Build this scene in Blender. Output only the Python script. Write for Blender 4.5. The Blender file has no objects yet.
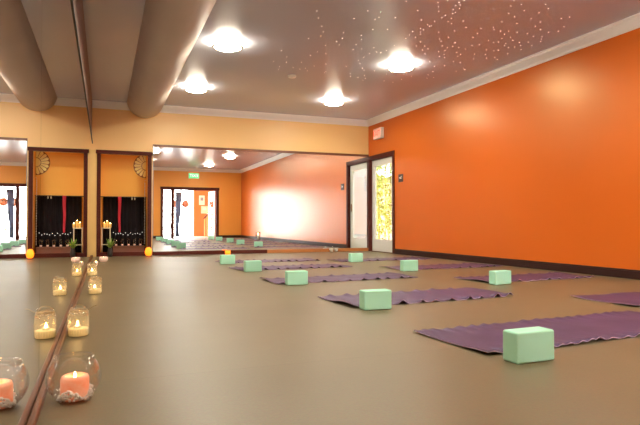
import bpy, bmesh, math, random
from mathutils import Vector, Matrix
PI = math.pi
C = bpy.context.scene.collection
R = random.Random(7)

# ------------------------------------------------------------------ room size (metres) and camera
W, H, LEN = 5.51, 2.80, 12.0           # wall_left x=0, wall_back y=0, wall_right x=W, wall_rear y=-LEN
CAM = Vector((0.214, -10.823, 0.602)); YAW, PIT, ROLL, FPX = 0.3683, 0.0187, 0.0006, 558.9

def basis():
    fwd = Vector((math.sin(YAW)*math.cos(PIT), math.cos(YAW)*math.cos(PIT), math.sin(PIT)))
    right = Vector((math.cos(YAW), -math.sin(YAW), 0))
    up = right.cross(fwd)
    r2 = right*math.cos(ROLL) - up*math.sin(ROLL)
    u2 = right*math.sin(ROLL) + up*math.cos(ROLL)
    return r2, u2, fwd
RT, UP, FW = basis()
def at(u, v, axis, val):
    """survey helper: the point of the plane <axis>=val seen along direction (u,v)"""
    d = FW + RT*((u-320)/FPX) - UP*((v-212.5)/FPX)
    i = 'xyz'.index(axis)
    return CAM + d*((val-CAM[i])/d[i])

# ------------------------------------------------------------------ mesh builder
class MB:
    def __init__(s): s.bm = bmesh.new(); s.mi = 0
    def _tag(s, faces, mi, smooth):
        for f in faces: f.material_index = mi; f.smooth = smooth
    def box(s, a, b, bev=0, mi=0, rot=None, seg=2):
        cx = [(a[i]+b[i])/2 for i in range(3)]; sz = [abs(b[i]-a[i]) for i in range(3)]
        t = bmesh.new()
        bmesh.ops.create_cube(t, size=1, matrix=Matrix.Diagonal((*sz, 1)))
        if bev: bmesh.ops.bevel(t, geom=list(t.edges), offset=min(bev, min(sz)*.45), segments=seg, affect='EDGES', profile=.5)
        M = Matrix.Translation(cx) @ (rot.to_4x4() if rot else Matrix.Identity(4))
        t.transform(M); s._merge(t, mi, False); return s
    def _merge(s, t, mi, smooth):
        for f in t.faces: f.material_index = mi; f.smooth = smooth
        me = bpy.data.meshes.new('t'); t.to_mesh(me); t.free(); s.bm.from_mesh(me); bpy.data.meshes.remove(me)
    def lathe(s, prof, c=(0,0,0), n=32, mi=0, ribs=0, ribamp=0, smooth=True, sx=1, sy=1):
        t = bmesh.new(); rings = []
        for r, z in prof:
            if r < 1e-6: rings.append([t.verts.new((c[0], c[1], c[2]+z))])
            else:
                ring = []
                for k in range(n):
                    a = 2*PI*k/n; rr = r*(1+ribamp*math.cos(ribs*a)) if ribs else r
                    ring.append(t.verts.new((c[0]+rr*math.cos(a)*sx, c[1]+rr*math.sin(a)*sy, c[2]+z)))
                rings.append(ring)
        for A, B in zip(rings, rings[1:]):
            for k in range(n):
                k2 = (k+1) % n
                if len(A) == 1 and len(B) == 1: continue
                if len(A) == 1: t.faces.new((A[0], B[k2], B[k]))
                elif len(B) == 1: t.faces.new((A[k], A[k2], B[0]))
                else: t.faces.new((A[k], A[k2], B[k2], B[k]))
        bmesh.ops.recalc_face_normals(t, faces=list(t.faces))
        s._merge(t, mi, smooth); return s
    def tube(s, pts, r, n=8, mi=0, cap=True):
        t = bmesh.new(); pts = [Vector(p) for p in pts]; rings = []
        rs = r if isinstance(r, (list, tuple)) else [r]*len(pts)
        for i, p in enumerate(pts):
            d = (pts[min(i+1, len(pts)-1)] - pts[max(i-1, 0)]).normalized()
            a = d.cross(Vector((0, 0, 1)) if abs(d.z) < .9 else Vector((1, 0, 0))).normalized(); b = d.cross(a)
            rings.append([t.verts.new(p + (a*math.cos(2*PI*k/n)+b*math.sin(2*PI*k/n))*rs[i]) for k in range(n)])
        for A, B in zip(rings, rings[1:]):
            for k in range(n): t.faces.new((A[k], A[(k+1) % n], B[(k+1) % n], B[k]))
        if cap: t.faces.new(rings[0]); t.faces.new(rings[-1])
        bmesh.ops.recalc_face_normals(t, faces=list(t.faces))
        s._merge(t, mi, True); return s
    def ball(s, c, r, mi=0, sub=2, sc=(1, 1, 1)):
        t = bmesh.new(); bmesh.ops.create_icosphere(t, subdivisions=sub, radius=r)
        t.transform(Matrix.Translation(c) @ Matrix.Diagonal((*sc, 1))); s._merge(t, mi, True); return s
    def prism(s, poly, f, h, mi=0, smooth=False):
        """poly: 2D points; f(p, t) -> 3D for t in 0..h"""
        t = bmesh.new()
        A = [t.verts.new(f(p, 0)) for p in poly]; B = [t.verts.new(f(p, h)) for p in poly]
        n = len(poly); t.faces.new(A); t.faces.new(B)
        for k in range(n): t.faces.new((A[k], A[(k+1) % n], B[(k+1) % n], B[k]))
        bmesh.ops.recalc_face_normals(t, faces=list(t.faces)); s._merge(t, mi, smooth); return s
    def poly(s, pts, mi=0):
        vs = [s.bm.verts.new(p) for p in pts]; f = s.bm.faces.new(vs); f.material_index = mi; return s
    def build(s, name, mats, parent=None, loc=None):
        me = bpy.data.meshes.new(name); s.bm.to_mesh(me); s.bm.free()
        for m in (mats if isinstance(mats, (list, tuple)) else [mats]): me.materials.append(m)
        o = bpy.data.objects.new(name, me); C.objects.link(o)
        if parent: o.parent = parent
        if loc: o.location = loc
        return o

def tag(o, label, cat, group=None, kind=None):
    if label: o['label'] = label
    if cat: o['category'] = cat
    if group: o['group'] = group
    if kind: o['kind'] = kind
    return o
def thing(name, label, cat, loc=(0, 0, 0), rz=0, group=None):
    o = bpy.data.objects.new(name, None); C.objects.link(o); o.empty_display_size = .1
    o.location = loc; o.rotation_euler = (0, 0, rz)
    return tag(o, label, cat, group)
def struct(o): o['kind'] = 'structure'; return o
def children(o): return [c for c in bpy.data.objects if c.parent == o]
def dup(o, loc, rz, label, parent=None):
    c = o.copy(); C.objects.link(c)
    if parent: c.parent = parent
    else: c.location = loc; c.rotation_euler = (0, 0, rz); c['label'] = label
    for ch in children(o): dup(ch, None, 0, None, c)
    return c

# ------------------------------------------------------------------ materials
def mat(name, col, rough=.5, metal=0, spec=.5, emit=None, es=0, noise=None, bump=None, coat=0, crough=.1, transl=0):
    m = bpy.data.materials.new(name); m.use_nodes = True; nt = m.node_tree; b = nt.nodes['Principled BSDF']
    b.inputs['Base Color'].default_value = (*col, 1); b.inputs['Roughness'].default_value = rough
    b.inputs['Metallic'].default_value = metal; b.inputs['Specular IOR Level'].default_value = spec
    b.inputs['Coat Weight'].default_value = coat; b.inputs['Coat Roughness'].default_value = crough
    if emit: b.inputs['Emission Color'].default_value = (*emit, 1); b.inputs['Emission Strength'].default_value = es
    tc = None
    if noise or bump:
        tc = nt.nodes.new('ShaderNodeTexCoord')
    if noise:                                   # (scale vec, strength, col2)
        mp = nt.nodes.new('ShaderNodeMapping'); mp.inputs['Scale'].default_value = noise[0]
        nz = nt.nodes.new('ShaderNodeTexNoise'); nz.inputs['Scale'].default_value = 1; nz.inputs['Detail'].default_value = 5
        cr = nt.nodes.new('ShaderNodeValToRGB')
        cr.color_ramp.elements[0].position = .5-noise[1]; cr.color_ramp.elements[1].position = .5+noise[1]
        cr.color_ramp.elements[0].color = (*col, 1); cr.color_ramp.elements[1].color = (*noise[2], 1)
        nt.links.new(tc.outputs['Object'], mp.inputs[0]); nt.links.new(mp.outputs[0], nz.inputs['Vector'])
        nt.links.new(nz.outputs['Fac'], cr.inputs[0]); nt.links.new(cr.outputs[0], b.inputs['Base Color'])
    if bump:                                    # (scale vec, strength, distance)
        mp = nt.nodes.new('ShaderNodeMapping'); mp.inputs['Scale'].default_value = bump[0]
        nz = nt.nodes.new('ShaderNodeTexNoise'); nz.inputs['Scale'].default_value = 1; nz.inputs['Detail'].default_value = 4
        bp = nt.nodes.new('ShaderNodeBump'); bp.inputs['Strength'].default_value = bump[1]; bp.inputs['Distance'].default_value = bump[2]
        nt.links.new(tc.outputs['Object'], mp.inputs[0]); nt.links.new(mp.outputs[0], nz.inputs['Vector'])
        nt.links.new(nz.outputs['Fac'], bp.inputs['Height']); nt.links.new(bp.outputs[0], b.inputs['Normal'])
    return m
def emis(name, col, s, sample=True):
    m = bpy.data.materials.new(name); m.use_nodes = True; nt = m.node_tree; nt.nodes.clear()
    e = nt.nodes.new('ShaderNodeEmission'); o = nt.nodes.new('ShaderNodeOutputMaterial')
    e.inputs[0].default_value = (*col, 1); e.inputs[1].default_value = s; nt.links.new(e.outputs[0], o.inputs[0])
    if not sample: m.cycles.emission_sampling = 'NONE'
    return m
def glass(name, tint=(1, 1, 1), refl=.12, frost=0.0, rough=.03):
    """clear thin glass: transparent + fresnel gloss, with an optional frosted share"""
    m = bpy.data.materials.new(name); m.use_nodes = True; nt = m.node_tree; nt.nodes.clear(); N = nt.nodes.new
    o = N('ShaderNodeOutputMaterial'); t = N('ShaderNodeBsdfTransparent'); g = N('ShaderNodeBsdfGlossy'); lw = N('ShaderNodeLayerWeight')
    t.inputs[0].default_value = (*tint, 1); g.inputs['Roughness'].default_value = rough; lw.inputs['Blend'].default_value = .35
    mu = N('ShaderNodeMath'); mu.operation = 'MULTIPLY_ADD'; mu.inputs[1].default_value = .9; mu.inputs[2].default_value = refl*.3
    nt.links.new(lw.outputs['Facing'], mu.inputs[0])
    pw = N('ShaderNodeMath'); pw.operation = 'POWER'; pw.inputs[1].default_value = 1.7
    nt.links.new(mu.outputs[0], pw.inputs[0])
    mx = N('ShaderNodeMixShader'); nt.links.new(pw.outputs[0], mx.inputs[0]); nt.links.new(t.outputs[0], mx.inputs[1]); nt.links.new(g.outputs[0], mx.inputs[2])
    out = mx.outputs[0]
    if frost:
        d = N('ShaderNodeBsdfTranslucent'); d.inputs[0].default_value = (.95, .92, .85, 1)
        m2 = N('ShaderNodeMixShader'); m2.inputs[0].default_value = frost
        nt.links.new(out, m2.inputs[1]); nt.links.new(d.outputs[0], m2.inputs[2]); out = m2.outputs[0]
    nt.links.new(out, o.inputs[0]); return m

def floor_mat():
    m = mat('floor_mat', (.30, .215, .135), .42, spec=.5)
    nt = m.node_tree; N = nt.nodes.new; b = nt.nodes['Principled BSDF']
    tc = N('ShaderNodeTexCoord')
    nz = N('ShaderNodeTexNoise'); nz.inputs['Scale'].default_value = 1.1; nz.inputs['Detail'].default_value = 8
    fine = N('ShaderNodeTexNoise'); fine.inputs['Scale'].default_value = 90; fine.inputs['Detail'].default_value = 3
    cr = N('ShaderNodeValToRGB'); e = cr.color_ramp.elements
    e[0].position = .3; e[0].color = (.185, .140, .073, 1); e[1].position = .75; e[1].color = (.225, .172, .092, 1)
    mx = N('ShaderNodeMix'); mx.data_type = 'RGBA'; mx.blend_type = 'MULTIPLY'; mx.inputs[0].default_value = .35
    br = N('ShaderNodeTexBrick'); br.inputs['Color1'].default_value = (1, 1, 1, 1); br.inputs['Color2'].default_value = (.96, .96, .96, 1)
    br.inputs['Mortar'].default_value = (.72, .7, .68, 1); br.inputs['Scale'].default_value = 1
    br.inputs['Brick Width'].default_value = 9; br.inputs['Row Height'].default_value = 1.22; br.inputs['Mortar Size'].default_value = .0035
    br.inputs['Mortar Smooth'].default_value = .6
    m2 = N('ShaderNodeMix'); m2.data_type = 'RGBA'; m2.blend_type = 'MULTIPLY'; m2.inputs[0].default_value = .7
    L = nt.links.new
    L(tc.outputs['Object'], nz.inputs['Vector']); L(tc.outputs['Object'], fine.inputs['Vector']); L(tc.outputs['Object'], br.inputs['Vector'])
    L(nz.outputs['Fac'], cr.inputs[0]); L(cr.outputs[0], mx.inputs[6]); L(fine.outputs['Color'], mx.inputs[7])
    L(mx.outputs[2], m2.inputs[6]); L(br.outputs['Color'], m2.inputs[7]); L(m2.outputs[2], b.inputs['Base Color'])
    bp = N('ShaderNodeBump'); bp.inputs['Strength'].default_value = .15; bp.inputs['Distance'].default_value = .002
    L(fine.outputs['Fac'], bp.inputs['Height']); L(bp.outputs[0], b.inputs['Normal'])
    return m

M = {}
M['floor'] = floor_mat()
M['ceil'] = mat('ceiling_paint', (.58, .59, .69), .24, spec=.5, bump=((1.5, 1.5, 1.5), .25, .01), noise=((.5, .5, .5), .3, (.54, .55, .65)))
M['right'] = mat('orange_gloss_paint', (.66, .122, .009), .34, spec=.75, bump=((2, 1.2, 2), .2, .01), noise=((.7, .7, .7), .3, (.69, .134, .011)))
M['back'] = mat('light_orange_paint', (.95, .60, .26), .40, spec=.5, noise=((.8, .8, .8), .3, (.93, .62, .26)))
M['right'].node_tree.nodes['Principled BSDF'].inputs['Specular Tint'].default_value = (1, .82, .38, 1)
M['rear'] = mat('amber_orange_paint', (.93, .40, .065), .45)
M['left'] = mat('left_wall_shaded_brown', (.20, .085, .05), .5)  # duct shade on the strip above the mirror is put into this brown
M['yellow'] = mat('yellow_pillar_paint', (.84, .56, .20), .5)
M['alcove'] = mat('alcove_orange_paint', (1, .53, .09), .6, noise=((6, 6, 6), .4, (.98, .50, .08)))
M['crown'] = mat('crown_white_paint', (.90, .87, .86), .45)
M['wood'] = mat('dark_mahogany', (.070, .012, .008), .5, spec=.18, noise=((3, 3, 40), .3, (.11, .020, .012)))
M['base'] = mat('dark_baseboard', (.04, .014, .011), .5, spec=.2)
M['oak'] = mat('orange_oak_trim', (.50, .19, .045), .35, noise=((2, 40, 40), .3, (.38, .13, .03)))
M['walnut'] = mat('walnut_trim', (.10, .032, .012), .42, spec=.25, noise=((40, 3, 40), .2, (.20, .07, .022)))
M['brown_trim'] = mat('brown_trim', (.17, .055, .025), .35, noise=((2, 40, 40), .3, (.22, .075, .035)))
M['mirror'] = mat('mirror_silver', (.93, .95, .94), .0, metal=1)
M['mirror_edge'] = mat('mirror_edge', (.35, .38, .36), .3)
M['gap'] = mat('black_gap', (.01, .008, .008), .6)
M['duct'] = mat('duct_paint', (.62, .53, .48), .6, spec=.5, bump=((3, 3, 3), .3, .01), noise=((1.5, 1.5, 1.5), .3, (.56, .47, .42)))
M['lamp'] = emis('lamp_diffuser', (1.0, .93, .74), 128)
M['lampring'] = mat('lamp_ring', (.30, .26, .12), .35)
M['star'] = emis('star_fibre', (1, .93, .85), 2.6, False)
M['star_green'] = emis('star_fibre_green', (.55, 1, .75), 3.0, False)
M['star_amber'] = emis('star_fibre_amber', (1, .68, .25), 2.2, False)
M['plastic'] = mat('white_plastic', (.85, .82, .78), .4)
M['white'] = mat('white_door_paint', (.80, .80, .76), .35)
M['cream'] = mat('cream_paint', (.80, .68, .48), .5)
M['brass'] = mat('brass', (.75, .52, .22), .25, metal=1)
M['block'] = mat('mint_foam', (.45, .87, .66), .75, spec=.2, bump=((300, 300, 300), .2, .001))
M['mat'] = mat('purple_rubber_mat', (.062, .028, .092), .5, spec=.4, noise=((5, 5, 5), .2, (.092, .043, .132)), bump=((160, 160, 160), .3, .002))
M['matedge'] = mat('mat_edge', (.50, .36, .50), .7)
M['glass'] = glass('clear_glass')
M['jar'] = glass('ribbed_jar_glass', (.98, .97, .93), .15, frost=.1)
M['pane'] = glass('window_glass', refl=.05)
M['wax'] = mat('cream_wax', (.90, .80, .55), .6, emit=(1, .62, .18), es=.25)  # emission stands in for flame light glowing through the wax
M['pink'] = mat('coral_candle_wax', (.90, .36, .22), .55, emit=(1, .25, .10), es=.22, noise=((25, 25, 25), .12, (.93, .52, .38)))  # faint emission adds the flame's glow to the candle body
M['salt'] = mat('white_salt', (.95, .90, .88), .6, bump=((200, 200, 200), .6, .003))
M['flame'] = emis('flame', (1, .56, .16), 60)
M['wire'] = mat('jar_wire', (.55, .42, .25), .35, metal=.7)
M['twine'] = mat('shell_twine', (.72, .60, .44), .7)
M['amber'] = mat('amber_glow_shade', (1, .25, .02), .5, emit=(1, .20, .008), es=2.2)
M['amber_core'] = emis('amber_lamp_core', (1, .60, .12), 14)
M['dark'] = mat('black_curtain_cloth', (.018, .010, .014), .8)
M['red'] = mat('red_satin', (.90, .045, .09), .4)
M['gold'] = mat('gold_wax', (.85, .52, .14), .5, emit=(1, .6, .15), es=.25)  # self-glow imitates the flame lighting the wax
M['sunyel'] = mat('pale_yellow_glass', (1, .84, .28), .35)
M['leadline'] = mat('dark_lead', (.34, .13, .02), .5)
M['leaf'] = mat('green_leaf', (.22, .42, .05), .45, noise=((6, 6, 6), .3, (.42, .55, .10)))
M['bleaf'] = mat('bamboo_leaf', (.13, .19, .015), .5, noise=((4, 4, 4), .2, (.30, .33, .03)))
M['lobby'] = mat('lobby_orange_paint', (.52, .15, .035), .6)
M['cane'] = mat('bamboo_cane', (.26, .25, .05), .4)
M['sleaf'] = mat('shrub_leaf', (.06, .13, .02), .5)
M['added_passage'] = mat('tan_added_wall', (.34, .19, .09), .7)
M['soil'] = mat('dark_pot', (.05, .04, .035), .5)
M['bench'] = mat('brown_bench', (.22, .08, .04), .5)
M['pinkwhite'] = mat('pink_white_shell', (.88, .66, .58), .5, emit=(1, .55, .35), es=.2)
M['grey_cloth'] = mat('slate_curtain_cloth', (.22, .23, .31), .8)
M['paper'] = mat('poster_paper', (.80, .72, .60), .7)
M['paper2'] = mat('poster_print', (.72, .55, .42), .7)
M['wreath'] = mat('dried_wreath', (.24, .10, .07), .8, noise=((30, 30, 30), .2, (.45, .20, .12)))
M['yellow_wood'] = mat('yellow_rail_wood', (.75, .42, .10), .5)
M['pale'] = mat('pale_concrete', (.75, .73, .69), .7)
M['tile'] = mat('pale_lobby_tile', (.72, .68, .62), .25)
M['redface'] = mat('sign_face', (.85, .62, .55), .4, emit=(1, .35, .22), es=.35)
M['redglow'] = emis('red_letters', (1, .10, .05), 2.0)
M['greenface'] = mat('sign_face_green', (.10, .60, .22), .4, emit=(.12, .9, .25), es=.7)
M['signwhite'] = emis('sign_letters_white', (.9, 1, .85), 2.0)
M['plaque'] = mat('dark_plaque', (.04, .022, .02), .4)
M['white_print'] = mat('white_print', (.8, .78, .74), .5)

def text_mesh(txt, size, depth):
    cu = bpy.data.curves.new('t', 'FONT'); cu.body = txt; cu.size = size; cu.extrude = depth; cu.align_x = 'CENTER'; cu.align_y = 'CENTER'
    o = bpy.data.objects.new('t', cu); C.objects.link(o)
    bpy.context.view_layer.update()
    me = bpy.data.meshes.new_from_object(o.evaluated_get(bpy.context.evaluated_depsgraph_get()))
    bpy.data.objects.remove(o); return me

# ------------------------------------------------------------------ room shell
T = .12
DY0, DY1, DH = -1.09, -.06, 1.95          # right door opening
RX0, RX1, RH = 2.36, 4.50, 1.95           # rear doorway
AX0, AX1, AH, AD = .145, .965, 1.86, .42  # alcove
struct(MB().box((-T, -LEN-T, -.1), (W+T, AD+T, 0)).build('floor', M['floor']))
struct(MB().box((-T, -LEN-T, H), (W+T, T, H+.1)).build('ceiling', M['ceil']))
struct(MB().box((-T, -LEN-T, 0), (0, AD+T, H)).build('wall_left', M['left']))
b = MB(); b.box((-.0, 0, AH), (AX1+.0, T, H)); b.box((AX1, 0, 0), (W, T, H)); b.box((0, 0, 0), (AX0, T, AH))
struct(b.build('wall_back', M['back']))
struct(MB().box((0, -.012, 0), (.085, 0, AH+.06)).build('trim_1', M['yellow']))
b = MB(); b.box((W, -LEN, 0), (W+T, DY0, H)); b.box((W, DY1, 0), (W+T, T, H)); b.box((W, DY0, DH), (W+T, DY1, H))
struct(b.build('wall_right', M['right']))
b = MB(); b.box((0, -LEN-T, 0), (RX0, -LEN, H)); b.box((RX1, -LEN-T, 0), (W+T, -LEN, H)); b.box((RX0, -LEN-T, RH), (RX1, -LEN, H))
struct(b.build('wall_rear', M['rear']))
# alcove shell
b = MB(); b.box((AX0-.06, AD, 0), (AX1+.06, AD+.06, 2.2)); b.box((AX1, T, 0), (AX1+.06, AD, 2.2)); b.box((AX0-.06, T, 0), (AX0, AD, 2.2)); b.box((AX0, T, 1.98), (AX1, AD, 2.04))
struct(b.build('wall_alcove', M['alcove']))
# crown moulding: profile (distance from wall, z)
CP = [(0, H-.125), (.012, H-.125), (.016, H-.105), (.03, H-.085), (.058, H-.05), (.068, H-.035), (.072, H-.022), (.085, H-.020), (.088, H), (0, H)]
struct(MB().prism(CP, lambda p, t: (t, -p[0], p[1]), W).build('trim_2', M['crown']))
struct(MB().prism(CP, lambda p, t: (W-p[0], -t, p[1]), LEN).build('trim_3', M['crown']))
struct(MB().prism(CP, lambda p, t: (t, -LEN+p[0], p[1]), W).build('trim_4', M['crown']))
b = MB(); b.box((W-.022, -LEN, 0), (W, DY0-.075, .085), .005); b.box((W-.026, -LEN, .085), (W, DY0-.075, .10), .004)
struct(b.build('baseboard_right', M['base']))
b = MB(); b.box((0, -LEN, 0), (RX0-.08, -LEN+.02, .10), .005); b.box((RX1+.08, -LEN, 0), (W, -LEN+.02, .10), .005)
struct(b.build('baseboard_rear', M['base']))

# ------------------------------------------------------------------ mirrors
mr = thing('wall_mirror', 'long frameless floor-to-head mirror panels covering the left wall, wooden rail along the floor', 'mirror', (0, 0, 0))
ys = [-.014, -4.30, -8.68, -LEN+.02]
for y1, y0 in zip(ys, ys[1:]):
    b = MB(); b.box((.0005, y0+.0015, .02), (.008, y1-.0015, 2.03)); b.bm.faces.ensure_lookup_table()
    b.build('mirror_panel', M['mirror'], mr)
MB().box((.0005, -LEN+.02, 2.03), (.016, -.014, 2.052), .002).build('top_trim', M['gap'], mr)
b = MB(); b.box((.009, -LEN+.02, 0), (.030, -.05, .030), .006, seg=3)
o = b.build('bottom_rail', M['walnut'], mr)
bm_ = thing('wall_mirror', 'large wide mirror on the back wall with brown head trim, reflecting the entrance doors', 'mirror', (0, 0, 0))
MB().box((1.062, -.008, .07), (W-.004, -.0005, 2.022)).build('mirror_panel', M['mirror'], bm_)
MB().box((1.05, -.022, 2.022), (W-.001, -.0005, 2.068), .004).build('top_trim', M['brown_trim'], bm_)
xs = at(267, 252, 'y', 0).x
o = MB().box((1.05, -.028, 0), (xs, -.0005, .072), .005).build('bottom_trim', M['wood'], bm_)
o = MB().box((xs+.001, -.028, 0), (W-.001, -.0005, .070), .005).build('bottom_trim', M['oak'], bm_); o['label'] = 'orange wooden length of floor trim'
MB().box((1.05, -.010, .072), (1.062, -.0005, 2.022)).build('side_trim', M['mirror_edge'], bm_)

# ------------------------------------------------------------------ alcove frame (trim of the opening)
b = MB()
b.box((.085, -.03, 0), (AX0+.005, .0, AH), .004); b.box((AX1-.005, -.03, 0), (1.030, .0, AH), .004)
b.box((.065, -.036, AH-.005), (1.046, .0, AH+.062), .005); b.box((.085, -.034, 0), (1.03, -.001, .075), .005)
struct(b.build('trim_5', M['wood']))

# ------------------------------------------------------------------ duct
b = MB(); N = 48; rr = .335; cx, cz = .905, 2.885
poly = [(cx+rr*math.cos(2*PI*k/N), cz+rr*math.sin(2*PI*k/N)) for k in range(N+1)]
t = bmesh.new()
ylist = [-.001, -1.2, -1.21, -2.4, -2.41, -3.6, -3.61, -4.8, -4.81, -6, -6.01, -7.2, -7.21, -8.4, -8.41, -9.6, -9.61, -LEN+.001]
ang0 = math.asin((cz-H+.002)/rr)
A0, A1 = PI+ang0, 2*PI-ang0
rows = []
for i, y in enumerate(ylist):
    r_ = rr
    rows.append([t.verts.new((cx+r_*math.cos(A0+(A1-A0)*k/36), y, cz+r_*math.sin(A0+(A1-A0)*k/36))) for k in range(37)])
for A, B in zip(rows, rows[1:]):
    for k in range(36): t.faces.new((A[k], A[k+1], B[k+1], B[k]))
t.faces.new(rows[0]); t.faces.new(rows[-1])
bmesh.ops.recalc_face_normals(t, faces=list(t.faces))
b._merge(t, 0, True)
d = b.build('ceiling_duct', M['duct'])
for y in (-1.8, -3.9, -6.3, -8.7): pass
tag(d, 'thick round painted duct running along the ceiling beside the left mirror', 'duct')

# ------------------------------------------------------------------ ceiling lights
def make_light(loc, label):
    t = thing('ceiling_light', label, 'ceiling light', loc, 0, 'round flush ceiling lights')
    MB().lathe([(.0, 0), (.075, 0), (.075, -.012), (.03, -.02), (.03, -.046), (.0, -.046)], n=48).build('ceiling_plate', M['lampring'], t)
    pr = [(.158*math.cos(a), -.060-.030*math.sin(a)) for a in [i*PI/2/8 for i in range(9)]]; pr[-1] = (0, pr[-1][1])
    MB().lathe([(0, -.046), (.13, -.048)] + pr, n=40).build('diffuser', M['lamp'], t)
    MB().lathe([(.159, -.054), (.178, -.056), (.186, -.063), (.180, -.071), (.160, -.068), (.159, -.054)], n=48).build('rim', M['lampring'], t)
    return t
L1 = make_light((1.6, -4.12, H-.0005), 'lit round ceiling light nearest the big duct, left and larger of the front pair')
for (x, y, lab) in [(1.58, -1.76, 'lit round ceiling light beside the far end of the duct near the back wall'),
                    (4.03, -1.62, 'lit round ceiling light near the back wall, just left of the glass door corner'),
                    (4.03, -4.05, 'lit round ceiling light at upper right among the star specks'),
                    (4.03, -7.25, 'round ceiling light outside the view, nearer one of two reflected in the back mirror'),
                    (3.85, -10.1, 'round ceiling light by the entrance wall, lower one reflected in the back mirror'),
                    (1.60, -6.6, 'round ceiling light above the frame beside the duct behind the front pair'),
                    (1.60, -9.2, 'added unseen ceiling light by the duct near the camera, brightening the block fronts')]:  # last one: unseen lamp added to brighten the block fronts
    dup(L1, (x, y, H-.0005), 0, lab)

p = at(292, 75.5, 'z', H)
sd = thing('smoke_detector', 'small white round smoke detector on the ceiling between the lights', 'smoke detector', (p.x, p.y, H-.0005))
MB().lathe([(0, 0), (.065, 0), (.065, -.016), (.055, -.03), (0, -.034)], n=32).build('cover', M['plastic'], sd)
MB().lathe([(0, -.033), (.02, -.034), (.018, -.04), (0, -.041)], n=20).build('sensor', M['plastic'], sd)

# ------------------------------------------------------------------ star specks set in the ceiling
S = 90/638
st = []
def addst(x0, y0, pts):
    for q in pts:
        u, v = x0+q[0]*S, y0+q[1]*S
        if all((u-a)**2+(v-b_)**2 > 1.6 for a, b_, _ in st): st.append((u, v, q[2] if len(q) > 2 else 0))
addst(300, 0, [(120,77),(130,127),(155,185),(165,225),(148,254,2),(60,272),(308,232),(300,270,3),(260,293),(279,318),(180,322),(123,367),(183,378),(73,392),(481,76),(572,84,1),(560,121),(532,136),(383,131),(517,209),(620,207),(435,250),(436,278),(397,316),(437,345),(377,351),(493,380),(524,338),(542,368),(573,373,3),(613,357),(453,405)])
addst(260, 50, [(150,4),(190,48),(187,85),(97,81),(137,117),(133,136),(235,123),(283,135),(322,129),(336,147),(294,86),(383,113),(358,37),(406,13),(466,24),(467,99),(611,115),(458,160),(467,153)])
addst(340, 40, [(44,185),(72,237),(75,257),(127,265),(174,250),(179,271),(162,285),(158,199,3),(171,214),(141,165),(131,143),(170,122),(209,96),(290,92),(330,75),(245,218),(329,241),(312,289),(375,300),(436,279),(453,240),(505,258),(624,247),(617,270),(113,33),(153,60),(95,67),(540,42),(570,13),(600,42),(624,62),(603,97),(585,70),(386,38)])
addst(380, 0, [(186,7),(268,74),(108,125),(293,141),(388,150),(338,175),(350,185),(362,182),(309,211),(287,202),(286,226),(287,241),(232,222),(208,247),(53,207),(251,263),(183,272),(286,297),(255,325),(317,325),(340,347),(302,353),(320,380),(411,17),(414,47),(417,78),(480,4),(560,16,3),(596,3),(537,38),(568,34),(563,60),(519,66),(534,87),(516,95),(463,108),(439,125),(505,129),(483,153),(508,166),(590,148),(610,193),(529,218),(416,228),(486,263),(423,275),(433,291),(441,325),(532,303,3),(516,329),(559,336),(478,338),(461,357),(607,347),(544,370),(571,385),(552,398),(415,365),(455,385),(422,400),(457,407)])
addst(460, 0, [(383,4),(435,30),(361,42),(455,75),(346,93),(387,118),(297,155),(504,132),(560,90),(568,155),(404,165),(534,185),(570,209),(628,228),(149,201),(237,192),(241,209),(287,219),(345,219),(316,242),(405,228),(478,237),(520,257),(582,260),(577,276),(572,293),(124,236),(92,263),(202,286),(240,302),(272,297),(325,307),(317,323),(343,336),(375,285,3),(358,263),(387,333),(421,300),(430,321),(483,297),(510,321),(433,350),(297,272),(138,316),(85,321),(40,347),(187,353),(240,360),(272,355,3),(103,383),(180,387),(187,411),(338,380),(247,406),(97,417),(264,421)])
addst(420, 40, [(237,151),(285,160),(173,181),(318,210,3),(308,204),(257,222),(92,223,3),(57,247),(50,270),(96,266),(102,186),(69,152),(547,142)])
addst(540, 0, [(60,60),(150,130),(40,30),(130,220),(210,120),(170,190)])
sm = {}
for k, m in ((0, 'star'), (1, 'star_green'), (2, 'star_amber')):
    me = MB().lathe([(0, -.0035), (.55, -.003), (1, -.0002), (0, 0)], n=8).bm
    for v in me.verts: v.co.x *= .0054; v.co.y *= .0054
    mm = bpy.data.meshes.new('ceiling_star'); me.to_mesh(mm); mm.materials.append(M[m]); sm[k] = mm
for u, v, k in st:
    p = at(u, v, 'z', H)
    o = bpy.data.objects.new('ceiling_star', sm[0 if k == 3 else k]); C.objects.link(o)
    o.location = (p.x, p.y, H-.0003); s_ = 1.35 if k == 3 else R.uniform(.7, 1.05); o.scale = (s_, s_, 1)
    lab = {1: 'tiny greenish ceiling star, only green speck in the star field', 2: 'tiny amber ceiling star, only amber speck in the star field'}.get(k, 'tiny white pinpoint star light set in the mauve ceiling')
    tag(o, lab, 'star light', None if k in (1, 2) else 'pinpoint star lights in the ceiling')
    if k in (1, 2): o['group'] = 'pinpoint star lights in the ceiling'

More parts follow.
